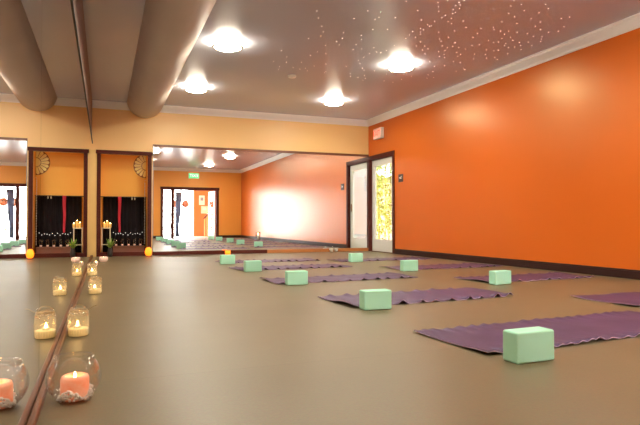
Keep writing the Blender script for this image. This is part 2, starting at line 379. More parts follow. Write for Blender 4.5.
# ------------------------------------------------------------------ right-wall door with glass
dr = thing('door_1', None, None, (0, 0, 0)); struct(dr)
b = MB()
b.box((W-.02, DY0-.075, 0), (W, DY0+.005, DH+.0), .004); b.box((W-.02, DY1-.005, 0), (W, -.001, DH), .004)
b.box((W-.02, DY0-.075, DH-.005), (W, -.001, DH+.075), .004)
b.box((W, DY0, 0), (W+T+.02, DY0+.02, DH)); b.box((W, DY1-.02, 0), (W+T+.02, DY1, DH)); b.box((W, DY0, DH-.02), (W+T+.02, DY1, DH))
b.build('door_frame', M['wood'], dr)
lx0, lx1 = W+.045, W+.088; a, c = DY0+.023, DY1-.023; sw = .125
b = MB(); b.box((lx0, a, .01), (lx1, a+sw, DH-.023), .003); b.box((lx0, c-sw, .01), (lx1, c, DH-.023), .003)
b.box((lx0, a+sw, DH-.023-.13), (lx1, c-sw, DH-.023)); b.box((lx0, a+sw, .01), (lx1, c-sw, .26))
lf = b.build('door_leaf', M['white'], dr)
MB().box((lx0+.015, a+sw, .26), (lx1-.015, c-sw, DH-.153)).build('glass_pane', M['pane'], lf)
b = MB(); b.box((lx0-.006, a+.035, .86), (lx0, a+.085, 1.04), .003); b.tube([(lx0, a+.06, .95), (lx0-.045, a+.06, .95), (lx0-.045, a+.16, .95)], .009)
b.build('door_handle', M['brass'], lf)
MB().box((W-.005, DY0, 0), (W+T, DY1, .012)).build('threshold', M['walnut'], dr)

# ------------------------------------------------------------------ exit signs and plaque on the walls
ex = thing('exit_sign', 'white boxed exit sign with glowing red letters above the glass door on the right wall', 'exit sign', (W, -.55, 2.44))
MB().box((-.075, -.17, -.11), (-.001, .17, .11), .008).build('housing', M['plastic'], ex)
MB().box((-.080, -.155, -.095), (-.0755, .155, .095), .002).build('sign_face', M['redface'], ex)
me = text_mesh('EXIT', .15, .002); me.materials.append(M['redglow']); o = bpy.data.objects.new('lettering', me); C.objects.link(o); o.parent = ex
o.rotation_euler = (PI/2, 0, -PI/2); o.location = (-.083, 0, 0)
e2 = thing('exit_sign', 'green exit sign above the entrance doors, seen in the back mirror', 'exit sign', (3.56, -LEN, 2.50))
MB().box((-.21, .001, -.11), (.21, .05, .11), .008).build('housing', M['plastic'], e2)
MB().box((-.195, .0505, -.098), (.195, .055, .098), .002).build('sign_face', M['greenface'], e2)
me = text_mesh('EXIT', .16, .002); me.materials.append(M['signwhite']); o = bpy.data.objects.new('lettering', me); C.objects.link(o); o.parent = e2
o.rotation_euler = (PI/2, 0, PI); o.location = (0, .058, 0)
pl = thing('wall_sign', 'small dark square sign on the orange wall right of the glass door', 'sign', (W, -1.41, 1.46))
MB().box((-.012, -.085, -.075), (-.001, .085, .075), .003).build('sign_plate', M['plaque'], pl)
b = MB(); b.box((-.0145, -.045, .012), (-.0125, -.02, .035)); b.box((-.0145, -.012, .005), (-.0125, .05, .018)); b.box((-.0145, -.04, -.012), (-.0125, .03, .0))
b.build('sign_mark', M['white_print'], pl)

# ------------------------------------------------------------------ yoga blocks
def make_block(label):
    t = MB(); t.box((-.105, -.048, 0), (.105, .048, .134), .010, seg=4)
    o = t.build('yoga_block', M['block']); tag(o, label, 'yoga block', 'mint green foam yoga blocks')
    for f in o.data.polygons: f.use_smooth = True
    md = o.modifiers.new('wn', 'WEIGHTED_NORMAL'); return o
B0 = make_block('mint green yoga block nearest the camera, in front of the closest purple mat')
def put(o, u, v, ang, dx=0):
    """front-left bottom corner at floor point seen at (u,v)"""
    p = at(u, v, 'z', 0); a = math.radians(ang)
    off = Vector((.105, .048)); c_, s_ = math.cos(a), math.sin(a)
    o.location = (p.x+off.x*c_-off.y*s_, p.y+off.x*s_+off.y*c_, 0); o.rotation_euler = (0, 0, a)
put(B0, 517.8, 365.0, 2)
blocks = [(364.4, 310.7, -2, 'mint green yoga block, second nearest of the left row, before the mat with curled end'),
          (287.3, 285.4, -3, 'mint green yoga block third from the camera in the left row'),
          (245.5, 272.0, 2, 'mint green yoga block second farthest in the left row'),
          (221.0, 264.4, 0, 'mint green yoga block at the far end of the left row by the mirror'),
          (495.8, 285.2, 6, 'mint green yoga block closest to the orange wall, nearest visible of the right row'),
          (403.3, 271.4, -3, 'mint green yoga block in the middle of the right row, right of the glass door'),
          (350.8, 262.2, 0, 'mint green yoga block at the far end of the right row, below the mirrored door')]
for u, v, a, lab in blocks:
    put(dup(B0, (0, 0, 0), 0, lab), u, v, a)
dup(B0, (3.83, -8.02, 0), 0, 'mint green yoga block of the right row just outside the right edge of view')
dup(B0, (3.85, -9.62, 0), .05, 'mint green yoga block of the right row closest to the entrance wall, seen in mirror')

# ------------------------------------------------------------------ yoga mats
def yoga_mat(x0, yn, x1, yf, ang, seed, label, amp=.010, lift=.012, wl=.12):
    """x0..x1 long side, yn near edge, yf far edge"""
    r = random.Random(seed); Lm, Wm = x1-x0, yf-yn; nx, ny = 150, 22; th = .005
    ph = [r.uniform(0, 6.28) for _ in range(8)]
    # ripple positions along each long edge
    def ripples():
        out = []; x = r.uniform(.03, .12)
        while x < Lm-.03:
            out.append((x, r.uniform(.45, 1.15), r.uniform(.018, .032))); x += wl*r.uniform(.65, 1.4)
        return out
    rn, rf = ripples(), ripples()
    def z(x, y):
        v = y/Wm; e1 = max(0, 1-v/.30)**2.0; e2 = max(0, (v-.70)/.30)**2.0
        zz = 0
        for (c, a, s) in rn: zz += amp*a*math.exp(-((x-c)/s)**2)*e1
        for (c, a, s) in rf: zz += .6*amp*a*math.exp(-((x-c)/s)**2)*e2
        zz += .0026*(1+math.sin(x*13+ph[0]+2*math.sin(y*6+ph[1])))*(.3+.7*math.sin(y*8+ph[2])**2)
        le = max(0, 1-x/.10)**1.6; re = max(0, (x-Lm+.08)/.08)**1.6
        zz += lift*le*(.5+.5*math.sin(y*9+ph[3])) + lift*.5*re*(.5+.5*math.sin(y*8+ph[4]))
        return zz
    t = bmesh.new(); top = []; bot = []
    for i in range(nx+1):
        x = Lm*i/nx; ct = []; cb = []
        for j in range(ny+1):
            y = Wm*j/ny; wob = .005*math.sin(x*6+ph[5])*(1 if j in (0, ny) else 0)
            q = z(x, y); ct.append(t.verts.new((x, y+wob, q+th))); cb.append(t.verts.new((x, y+wob, q+.0002)))
        top.append(ct); bot.append(cb)
    for i in range(nx):
        for j in range(ny):
            t.faces.new((top[i][j], top[i+1][j], top[i+1][j+1], top[i][j+1])).smooth = True
            t.faces.new((bot[i][j], bot[i][j+1], bot[i+1][j+1], bot[i+1][j])).smooth = True
        for j in (0, ny):
            f = t.faces.new((top[i][j], bot[i][j], bot[i+1][j], top[i+1][j])); f.material_index = 1
    for j in range(ny):
        for i in (0, nx):
            f = t.faces.new((top[i][j], top[i][j+1], bot[i][j+1], bot[i][j])); f.material_index = 1
    bmesh.ops.recalc_face_normals(t, faces=list(t.faces))
    me = bpy.data.meshes.new('yoga_mat'); t.to_mesh(me); t.free(); me.materials.append(M['mat']); me.materials.append(M['matedge'])
    o = bpy.data.objects.new('yoga_mat', me); C.objects.link(o); o.location = (x0, yn, .0003); o.rotation_euler = (0, 0, math.radians(ang))
    tag(o, label, 'yoga mat', 'purple yoga mats'); return o
yoga_mat(1.835, -8.73, 3.55, -8.14, 3.4, 1, 'purple yoga mat nearest the camera, rippled front edge behind the closest block', .017, .012, .085)
yoga_mat(1.86, -7.22, 3.36, -6.62, 4.5, 2, 'purple yoga mat with its left end curled up, behind the second nearest block', .026, .024, .17)
yoga_mat(1.80, -5.58, 3.44, -5.02, 4.0, 3, 'purple yoga mat third from the camera in the left row', .022, .022, .13)
yoga_mat(1.80, -3.94, 3.38, -3.38, 3.0, 4, 'purple yoga mat second farthest in the left row', .022, .016, .14)
yoga_mat(1.86, -2.60, 3.42, -2.02, 2.0, 5, 'purple yoga mat farthest in the left row, in front of the back mirror', .020, .016, .15)
yoga_mat(3.74, -7.90, 5.36, -7.32, .5, 6, 'purple yoga mat cut off by the right edge of view, straight black near edge', .005, .014, .2)
yoga_mat(3.78, -6.22, 5.23, -5.66, 1.6, 7, 'purple yoga mat against the orange wall behind the nearest block of the right row', .018, .022, .13)
yoga_mat(3.72, -4.58, 5.33, -4.00, 1.5, 8, 'purple yoga mat behind the middle block of the right row', .020, .016, .14)
yoga_mat(3.62, -2.90, 5.28, -2.34, 1.0, 9, 'purple yoga mat farthest in the right row in front of the glass door', .020, .016, .14)
yoga_mat(3.78, -9.50, 5.40, -8.92, 0, 10, 'purple yoga mat of the right row nearest the entrance wall, seen in mirror', .018, .014, .14)

# ------------------------------------------------------------------ candles
def flame(parent, z, s=1.0, x=0, y=0, m='flame'):
    return MB().lathe([(0, 0), (.0045*s, .005*s), (.006*s, .011*s), (.0042*s, .020*s), (.0015*s, .030*s), (0, .034*s)], (x, y, z), n=12).build('flame', M[m], parent)

# fish bowl with coral pillar candle
bw = thing('candle_bowl', 'round clear glass fishbowl holding a lit coral pillar candle, nearest candle on the floor', 'candle holder', (.120, -8.735, 0))
ro = .089; zc = .0785
pr = []
for i in range(27):
    a = math.radians(-62 + (106)*i/26); pr.append((ro*math.cos(a), zc+ro*.98*math.sin(a)))
zb = pr[0][1]; pr = [(0, 0), (pr[0][0]-.004, 0)] + [(r_, z_-zb+.002) for r_, z_ in pr]
rt, ztp = pr[-1]
inn = [(r_-.0035 if r_ > .01 else 0, z_+.003 if i < 2 else z_) for i, (r_, z_) in enumerate(pr)]
prof = pr + [(rt+.004, ztp+.004), (rt+.002, ztp+.009), (rt-.003, ztp+.006)] + inn[::-1]
MB().lathe(prof, n=64).build('bowl', M['glass'], bw)
bz = .006
cd = MB().lathe([(0, 0), (.044, 0), (.0455, .012), (.0455, .066), (.042, .076), (.034, .080), (.026, .070), (0, .062)], (.004, 0, bz), n=40).build('candle', M['pink'], bw)
cd['label'] = 'coral pink pillar candle'
MB().tube([(.004, 0, bz+.060), (.004, 0, bz+.070)], .0012).build('wick', M['gap'], cd)
flame(cd, bz+.064, .8, .004, 0)
b = MB(); rs = random.Random(3)
for k in range(240):
    a = rs.uniform(0, 2*PI); rr_ = rs.uniform(.046, .055); zz = rs.uniform(0, .028)*(.7+.6*math.sin(3*a+1))
    b.ball((.004+rr_*math.cos(a)*.98, rr_*math.sin(a)*.98, bz+.004+abs(zz)), rs.uniform(.003, .0065), sub=1)
for k in range(110):
    a = rs.uniform(0, 2*PI); zz = rs.uniform(.005, .045)*(.5+.5*math.sin(3*a+1))
    b.ball((.004+.0465*math.cos(a), .0465*math.sin(a), bz+.004+abs(zz)), rs.uniform(.0025, .0045), sub=1)
o = b.build('salt_crystals', M['salt'], bw); o['kind'] = 'stuff'; o['label'] = 'white salt crystals'

def mason_jar(loc, label, hh=.150, r=.058, rz=0, wire=True):
    t = thing('candle_jar', label, 'candle jar', loc, rz, 'candle jars along the left mirror')
    body = [(0, .0), (r*.92, .0), (r, .008), (r, hh*.70), (r*.96, hh*.78), (r*.80, hh*.86), (r*.76, hh*.88), (r*.76, hh*.97), (r*.79, hh*.985), (r*.78, hh)]
    inn = [(max(0, q-.003), z_+(.003 if z_ < .01 else 0)) for q, z_ in body]
    MB().lathe(body + inn[::-1], n=96, ribs=24, ribamp=.012).build('glass_jar', M['jar'], t)
    MB().lathe([(0, .004), (r*.88, .004), (r*.94, .010), (r*.94, hh*.26), (r*.9, hh*.275), (0, hh*.28)], n=32).build('wax_fill', M['wax'], t)
    flame(t, hh*.30, 1.1, -.004, .003)
    MB().lathe([(0, 0), (.018, 0), (.019, .009), (.016, .011), (0, .010)], (-.004, .003, hh*.285), n=20).build('tea_light', M['plastic'], t)
    b = MB()
    for zz, k in ((hh*.865, 1.03), (hh*.90, 1.0)):
        b.tube([(r*.80*k*math.cos(a), r*.80*k*math.sin(a), zz+.002*math.sin(5*a)) for a in [2*PI*i/28 for i in range(29)]], .0026, 6)
    if wire:
        b.tube([(r*.80, 0, hh*.88), (r*1.05, -.01, hh*.93), (r*1.45, -.015, hh*1.03), (r*1.75, -.02, hh*1.05)], .0013, 6)
        b.tube([(-r*.80, 0, hh*.88), (-r*.4, .01, hh*1.06), (0, .012, hh*1.09), (r*.4, .01, hh*1.06), (r*.80, 0, hh*.88)], .0014, 6)
    b.build('wire_handle', M['wire'], t)
    b = MB(); rs = random.Random(int(loc[1]*100))
    for i in range(22):
        a = 2*PI*i/22; b.ball((r*.86*math.cos(a), r*.86*math.sin(a), hh*.80+rs.uniform(-.006, .008)), rs.uniform(.004, .007), sub=1, sc=(1, 1, .8))
    b.build('shell_garland', M['twine'], t)
    return t
mason_jar((.088, -7.56, 0), 'large ribbed glass jar with lit candle and wire handle, second candle from the camera', .152, .053)
mason_jar((.145, -5.68, 0), 'glass candle jar with shell garland, third from the camera along the mirror', .152, .055, 1.2, False)
mason_jar((.088, -3.88, 0), 'glass candle jar standing closest to the mirror corner, fourth from the camera', .155, .054, 2.0, False)

# pink shell votive and small candles near the corner
v = thing('votive_candle', 'small pinkish white votive candle on the floor in front of the alcove', 'candle', (.205, -1.45, 0))
MB().lathe([(0, 0), (.045, 0), (.062, .03), (.064, .06), (.050, .078), (.046, .078), (.044, .05), (0, .048)], n=28, ribs=9, ribamp=.06).build('holder', M['pinkwhite'], v)
flame(v, .052, .9)
v = thing('votive_candle', 'tiny pinkish votive candle touching the mirror rail near the corner', 'candle', (.105, -2.1, 0))
MB().lathe([(0, 0), (.026, 0), (.03, .03), (.028, .045), (.024, .045), (.022, .03), (0, .028)], n=24).build('holder', M['pinkwhite'], v)
flame(v, .03, .7)
# glowing amber lamp by frame
v = thing('glow_lamp', 'glowing orange egg-shaped candle lamp on the floor at the foot of the dark frame', 'lamp', (.955, -.36, 0))
MB().lathe([(0, .0), (.045, 0), (.05, .012), (.04, .018), (0, .018)], n=28).build('base', M['bench'], v)
MB().lathe([(.035, .018), (.056, .05), (.062, .085), (.055, .125), (.036, .155), (.022, .168), (.019, .166), (.033, .150), (.050, .122), (.057, .085), (.050, .05), (.03, .022)], n=32).build('shade', M['amber'], v)
MB().ball((0, 0, .08), .022, sub=2, sc=(1, 1, 1.6)).build('bulb', M['amber_core'], v)
# amber tea light in front of mirror rail
v = thing('tea_light_holder', 'amber tea light holder on the floor at the back mirror, behind the farthest left block', 'candle', (2.43, -.16, 0))
MB().lathe([(0, 0), (.045, 0), (.052, .03), (.052, .072), (.049, .072), (.047, .03), (0, .012)], n=24).build('cup', M['amber'], v)
flame(v, .02, 1.2)
# two clear glass cups near the door corner
gc = thing('glass_cup', 'clear glass candle cup on the floor in front of the orange rail, left one', 'glass cup', (4.58, -.17, 0), 0, 'clear candle cups by the back mirror')
MB().lathe([(0, 0), (.034, 0), (.045, .05), (.050, .095), (.047, .095), (.042, .05), (.031, .006), (0, .006)], n=28).build('cup', M['jar'], gc)
MB().lathe([(0, .007), (.029, .007), (.038, .05), (.041, .08), (0, .082)], n=24).build('candle', M['plastic'], gc)
dup(gc, (4.70, -.12, 0), 0, 'clear glass candle cup on the floor in front of the orange rail, right one')
# white pillar candle lantern in the reflected rear corner
v = thing('candle_lantern', 'tall white candle lantern near the right wall, seen only in the back mirror', 'lantern', (5.25, -8.3, 0))
b = MB(); b.box((-.07, -.07, 0), (.07, .07, .02), .003); b.box((-.07, -.07, .26), (.07, .07, .28), .003)
for sx in (-1, 1):
    for sy in (-1, 1): b.box((sx*.062-.007, sy*.062-.007, .02), (sx*.062+.007, sy*.062+.007, .26))
b.build('frame', M['soil'], v); MB().lathe([(0, .02), (.045, .02), (.045, .19), (0, .185)], n=20).build('candle', M['white'], v); flame(v, .19, 2)

# ------------------------------------------------------------------ alcove contents
# dark curtain (pleated) on lower half
b = MB(); n = 120; t = bmesh.new(); rows = []
for z_ in (.06, .4, .8, 1.09):
    rows.append([t.verts.new((.190+(.955-.190)*i/n, AD-.06+.014*math.sin(i*.55)+.006*math.sin(i*1.7+z_*3), z_)) for i in range(n+1)])
for A, B_ in zip(rows, rows[1:]):
    for i in range(n): t.faces.new((A[i], A[i+1], B_[i+1], B_[i]))
bmesh.ops.solidify(t, geom=list(t.faces), thickness=.004)
b._merge(t, 0, True)
cu = b.build('curtain', M['dark'], thing('alcove_curtain', 'black pleated curtain across the lower half of the orange alcove', 'curtain', (0, 0, 0)))
MB().tube([(AX0+.001, AD-.06, 1.095), (AX1-.001, AD-.06, 1.095)], .009).build('curtain_rod', M['soil'], cu.parent)
# red ribbon
b = MB(); t = bmesh.new(); rows = []
for i in range(25):
    z_ = 1.10-.67*i/24; w_ = .062-.026*i/24; x_ = .480+.004*math.sin(i*.35)
    rows.append([t.verts.new((x_+w_*(k/4-.5), AD-.10+.006*math.sin(k*1.6+i*.3), z_)) for k in range(5)])
for A, B_ in zip(rows, rows[1:]):
    for i in range(4): t.faces.new((A[i], A[i+1], B_[i+1], B_[i]))
bmesh.ops.solidify(t, geom=list(t.faces), thickness=.002)
b._merge(t, 0, True); tag(b.build('red_sash', M['red']), 'narrow red cloth sash hanging down the black alcove curtain', 'sash')
# white tassels
for dx, lab in ((0, 'small white tassel at the top of the black curtain, left one'), (.05, 'small white tassel at the top of the black curtain, right one')):
    b = MB(); b.tube([(.70+dx, AD-.10, 1.115), (.70+dx, AD-.10, 1.08)], .003, 6); b.lathe([(0, .0), (.012, -.005), (.009, -.045), (0, -.045)], (.70+dx, AD-.10, 1.085), n=12)
    tag(b.build('tassel', M['cream']), lab, 'tassel', 'tassels on the alcove curtain')
# bead strand
b = MB(); b.tube([(.925, .22, 1.40), (.925, .22, .20)], .0015, 5)
for i in range(40): b.ball((.925, .22, .22+i*.029), .0095, sub=1)
b.tube([(.925, .22, 1.40), (.9535, .22, 1.42)], .003, 6)
tag(b.build('bead_strand', M['plastic']), 'string of small white beads hanging inside the right edge of the alcove', 'bead string')
# half sun ornament on alcove back wall
sn = thing('sun_ornament', 'pale yellow sun-shaped wall ornament with dark outlines in the orange alcove', 'wall ornament', (.960, AD-.001, 1.70))
def sector(a0, a1, r0, r1, y, mb, mi=0, n=6, th=.008, bulge=0):
    pts = []
    for i in range(n+1):
        a = a0+(a1-a0)*i/n; rr_ = r1+bulge*math.sin(PI*i/n); pts.append((rr_*math.cos(a), rr_*math.sin(a)))
    for i in range(n, -1, -1):
        a = a0+(a1-a0)*i/n; pts.append((r0*math.cos(a), r0*math.sin(a)))
    mb.prism(pts, lambda p, t_: (p[0], -y-t_, p[1]), th, mi)
b = MB(); sector(PI/2, 3*PI/2, .001, .232, 0.001, b, n=32, th=.010); b.build('backing', M['leadline'], sn)
b = MB(); sector(PI/2+.03, 3*PI/2-.03,   .002, .078, .012, b, n=24, th=.012); b.build('sun_disc', M['sunyel'], sn)
for k in range(9):
    b = MB(); a0 = PI/2+k*PI/9+.03; a1 = PI/2+(k+1)*PI/9-.03
    sector(a0, a1, .088, .200, .012, b, th=.010, bulge=.022); b.build('ray', M['sunyel'], sn)
# low bench with glass votives and string lights
bn = thing('low_bench', 'low brown bench along the foot of the alcove behind the dark sill', 'bench', (0, 0, 0))
b = MB(); b.box((.36, .16, .15), (.93, .32, .175), .004); b.build('bench_top', M['bench'], bn)
MB().box((.37, .172, .02), (.91, .185, .15), .002).build('front_panel', M['bench'], bn)
for x_ in (.365, .895):
    for y_ in (.165, .285): MB().box((x_, y_, 0), (x_+.028, y_+.028, .15), .002).build('leg', M['bench'], bn)
vp = [(.42, .21), (.53, .25), (.64, .21), (.745, .25), (.85, .22)]
v0 = thing('votive_glass', 'tall clear votive glass at the left end of the low bench', 'votive glass', (vp[0][0], vp[0][1], .1755), 0, 'votive glasses on the low bench')
MB().lathe([(0, 0), (.026, 0), (.030, .06), (.034, .13), (.031, .13), (.027, .06), (.023, .006), (0, .006)], n=24).build('glass', M['glass'], v0)
MB().lathe([(0, .0065), (.020, .0065), (.020, .035), (0, .036)], n=20).build('candle', M['pinkwhite'], v0)
for i, (p_, lab) in enumerate(zip(vp[1:], ('second from left', 'middle', 'second from right', 'rightmost'))):
    dup(v0, (p_[0], p_[1], .1755), 0, 'tall clear votive glass on the low bench, %s of the five' % lab)
sl = thing('string_lights', 'strand of tiny white fairy lights across the black curtain above the bench', 'string lights', (0, 0, 0))
pts = [(.36+.57*i/40, AD-.11+.008*math.sin(i), .41+.02*math.sin(i*.9)-.012*math.sin(i*PI/40)) for i in range(41)]
MB().tube(pts, .0015, 5).build('cord', M['soil'], sl)
b = MB()
for i in range(1, 41, 3): MB().ball((pts[i][0], pts[i][1]-.008, pts[i][2]), .006, sub=1).build('bulb', emis('fairy_bulb', (1, .92, .85), 2.2, False) if i == 1 else bpy.data.materials['fairy_bulb'], sl)
b.bm.free()
# little cream altar table with gold candles
tb = thing('altar_stand', 'little tan candle stand with thin posts in the left of the alcove', 'stand', (.245, .24, 0))
MB().box((-.085, -.07, .50), (.085, .07, .52), .004).build('top', M['cream'], tb)
MB().box((-.075, -.06, .20), (.075, .06, .212), .003).build('shelf', M['cream'], tb)
for sx in (-1, 1):
    for sy in (-1, 1): MB().tube([(sx*.07, sy*.055, 0), (sx*.07, sy*.055, .50)], .009, 10).build('leg', M['cream'], tb)
for (x_, y_, hh, lab) in ((.215, .21, .085, 'gold pillar candle on the tan stand, left of the three'), (.265, .25, .12, 'tallest gold pillar candle, centre of the tan stand'), (.315, .20, .075, 'gold pillar candle on the tan stand, right of the three')):
    q = thing('pillar_candle', lab, 'candle', (x_, y_, .5205), 0, 'gold candles on the altar stand')
    MB().lathe([(0, 0), (.022, 0), (.023, hh-.004), (.018, hh), (0, hh-.003)], n=20).build('wax', M['gold'], q); flame(q, hh-.002, .6)
# spiky plant in vase
pt = thing('potted_plant', 'green spiky leaved plant in a dark vase at the left of the alcove', 'plant', (.315, -.10, 0))
MB().lathe([(0, 0), (.034, 0), (.046, .06), (.038, .12), (.030, .15), (.034, .16), (.028, .16), (.026, .14), (0, .14)], n=28).build('vase', M['soil'], pt)
b = MB(); rs = random.Random(5)
for k in range(26):
    a = rs.uniform(0, 2*PI); ln = rs.uniform(.18, .32); up = rs.uniform(.55, 1.3); w_ = rs.uniform(.009, .014)
    dirv = Vector((math.cos(a)*.52, math.sin(a)*.52, 0)); side = Vector((-math.sin(a), math.cos(a), 0)); prev = None
    for i in range(7):
        f_ = i/6; c_ = Vector((0, 0, .15)) + dirv*ln*math.sin(f_*1.4)*(1.3-up*.6) + Vector((0, 0, ln*up*(f_-.45*f_*f_)))
        w2 = w_*(1-f_)**.6+.0003; cur = (b.bm.verts.new(c_-side*w2), b.bm.verts.new(c_+side*w2))
        if prev: b.bm.faces.new((prev[0], prev[1], cur[1], cur[0]))
        prev = cur
b.build('foliage', M['leaf'], pt)

# ------------------------------------------------------------------ lobby behind the rear wall and outside
LB = -LEN-3.0                                   # glazed shopfront
lobx0, lobx1 = -3.4, W+.1
struct(MB().box((lobx0-.1, LB-.1, -.1), (lobx1+.1, -LEN-T-.001, -.001)).build('floor', M['tile']))
struct(MB().box((lobx0-.1, LB-.1, 2.7), (lobx1+.1, -LEN-T-.001, 2.8)).build('ceiling', M['plastic']))
struct(MB().box((lobx0-.1, LB, 0), (lobx0, -LEN-T-.001, 2.7)).build('wall_lobby_left', M['lobby']))
struct(MB().box((lobx1, LB, 0), (lobx1+.1, -LEN-T-.001, 2.7)).build('wall_lobby_right', M['lobby']))
wx0, wx1 = -3.2, 4.02                            # shopfront glass between these
b = MB(); b.box((wx1, LB-.1, 0), (lobx1, LB, 2.7)); b.box((lobx0, LB-.1, 0), (wx0, LB, 2.7)); b.box((wx0, LB-.1, 2.35), (wx1, LB, 2.7))
struct(b.build('wall_lobby_front', M['lobby']))
w1 = thing('window_1', None, None); struct(w1)
b = MB()
for x_ in (wx0, -1.3, .45, 2.25, 3.12, wx1-.04): b.box((x_, LB-.07, 0), (x_+.04, LB-.02, 2.35))
for z_ in (0, .98, 2.31): b.box((wx0, LB-.069, z_), (wx1, LB-.021, z_+.04))
b.build('window_frame', M['white'], w1)
MB().box((wx0, LB-.05, .02), (wx1, LB-.044, 2.33)).build('glass_pane', M['pane'], w1)
# rear doorway frame and open leaves
d2 = thing('door_2', None, None); struct(d2)
b = MB()
b.box((RX0-.08, -LEN, 0), (RX0+.02, -LEN+.025, RH), .004); b.box((RX1-.02, -LEN, 0), (RX1+.08, -LEN+.025, RH), .004)
b.box((RX0-.10, -LEN, RH-.01), (RX1+.10, -LEN+.03, RH+.09), .004)
b.box((RX0, -LEN-T-.02, 0), (RX0+.03, -LEN, RH)); b.box((RX1-.03, -LEN-T-.02, 0), (RX1, -LEN, RH)); b.box((RX0, -LEN-T-.02, RH-.03), (RX1, -LEN, RH))
b.box((2.68, -LEN-.09, 0), (2.80, -LEN-.01, RH-.03))
b.build('door_frame', M['wood'], d2)
MB().box((RX0+.03, -LEN-.06, .02), (2.68, -LEN-.052, RH-.03)).build('side_pane', M['pane'], d2)
def leaf(hx, ang, sgn):
    e = bpy.data.objects.new('door_leaf', None); C.objects.link(e); e.parent = d2; e.location = (hx, -LEN-T-.03, 0); e.rotation_euler = (0, 0, math.radians(ang))
    b = MB(); wl = .82
    b.box((0, -.022, .015), (.11, .022, RH-.04)); b.box((wl-.11, -.022, .015), (wl, .022, RH-.04)); b.box((.11, -.022, RH-.16), (wl-.11, .022, RH-.04)); b.box((.11, -.022, .015), (wl-.11, .022, .24))
    me = b.bm; mm = bpy.data.meshes.new('door_leaf'); me.to_mesh(mm); mm.materials.append(M['white']); bpy.data.objects.remove(e)
    o = bpy.data.objects.new('door_leaf', mm); C.objects.link(o); o.parent = d2; o.location = (hx, -LEN-T-.04, 0); o.rotation_euler = (0, 0, math.radians(ang))
    MB().box((.11, -.005, .24), (wl-.11, .005, RH-.16)).build('glass_pane', M['pane'], o)
    b = MB(); b.tube([(wl-.05, -.02, 1.0), (wl-.05, -.06, 1.0), (wl-.15, -.06, 1.0)], .009); b.build('door_handle', M['brass'], o)
leaf(RX1-.06, -97, 1); 
# wreaths on the shopfront
def wreath(x, z, lab):
    t = thing('wreath', lab, 'wreath', (x, LB+.03, z), 0, 'wreaths on the lobby window')
    b = MB(); n = 36
    b.tube([(.125*math.cos(2*PI*i/n), 0, .125*math.sin(2*PI*i/n)) for i in range(n+1)], .045, 8, cap=False)
    rs = random.Random(int(x*10))
    for k in range(90):
        a = rs.uniform(0, 2*PI); q = rs.uniform(0, 2*PI); c_ = (( .125+.03*math.cos(q))*math.cos(a), .03*math.sin(q), (.125+.03*math.cos(q))*math.sin(a))
        b.ball(c_, rs.uniform(.02, .034), sub=1, sc=(1, .8, 1))
    b.build('ring', M['wreath'], t); MB().ball((0, 0, -.01), .115, sub=3, sc=(1, .25, 1)).build('ornament', M['wreath'], t)
    return t
def mp(u, v, Y): return at(u, v, 'y', -Y)       # mirror-seen point on plane y=Y
q = mp(185.3, 204, LB); wreath(q.x, q.z, 'dried brown wreath on the lobby window, just right of the slate curtain')
q = mp(175.8, 204, LB); wreath(q.x, q.z, 'dried brown wreath on the lobby window, mostly hidden behind the slate curtain')
# slate curtain
xa, xb = mp(175.5, 200, -LEN-.5).x, mp(182, 200, -LEN-.5).x
t = bmesh.new(); rows = []
for z_, s_ in ((.05, .6), (.5, .55), (1.0, .8), (1.5, .9), (1.86, 1)):
    rows.append([t.verts.new((xa+(xb-xa)*s_*i/40, -LEN-.50+.02*math.sin(i*.8), z_)) for i in range(41)])
for A, B_ in zip(rows, rows[1:]):
    for i in range(40): t.faces.new((A[i], A[i+1], B_[i+1], B_[i]))
bmesh.ops.solidify(t, geom=list(t.faces), thickness=.006)
b = MB(); b._merge(t, 0, True); cw = thing('door_curtain', 'slate blue curtain tied at the left side of the bright entrance, in the mirror', 'curtain')
b.build('cloth', M['grey_cloth'], cw); MB().tube([(2.6, -LEN-.50, 1.88), (3.35, -LEN-.50, 1.88)], .012).build('curtain_rod', M['soil'], cw)
# posters on orange lobby wall
wf = LB
for (u0, v0_, u1, v1, lab, m1) in ((199, 195.5, 204.6, 205, 'white poster on the orange lobby wall, upper one', 'paper'), (201, 206, 208, 213.5, 'pinkish poster on the orange lobby wall, lower one', 'paper2')):
    a_ = mp(u0, v0_, wf+.01); c_ = mp(u1, v1, wf+.01)
    t_ = thing('poster', lab, 'poster', (0, 0, 0), 0, 'posters on the lobby wall')
    MB().box((a_.x, wf+.001, c_.z), (c_.x, wf+.008, a_.z)).build('sheet', M[m1], t_)
    mx_, mz_ = (a_.x+c_.x)/2, (a_.z+c_.z)/2; w_, h_ = abs(c_.x-a_.x)/2, abs(a_.z-c_.z)/2
    MB().box((mx_-w_*.5, wf+.008, mz_-h_*.1), (mx_+w_*.5, wf+.010, mz_+h_*.6)).build('picture', M['grey_cloth'] if m1 == 'paper' else M['pinkwhite'], t_)
# stair rail
rl = thing('stair_rail', 'yellow wooden stair railing with a brown sloping handrail, reflected beside the open door', 'railing', (0, 0, 0))
p0 = mp(203.5, 219, -LEN-1.6); p1 = mp(210.5, 211, -LEN-1.6)
MB().tube([(p0.x, -LEN-1.6, p0.z), (p1.x+.15, -LEN-1.6, p1.z+.12)], .032, 10).build('handrail', M['wood'], rl)
for k in range(4):
    x_ = p0.x+.05+k*.11; z_ = p0.z+(x_-p0.x)*(p1.z-p0.z)/(p1.x-p0.x)
    MB().box((x_-.022, -LEN-1.622, 0), (x_+.022, -LEN-1.578, z_)).build('baluster', M['yellow_wood'], rl)
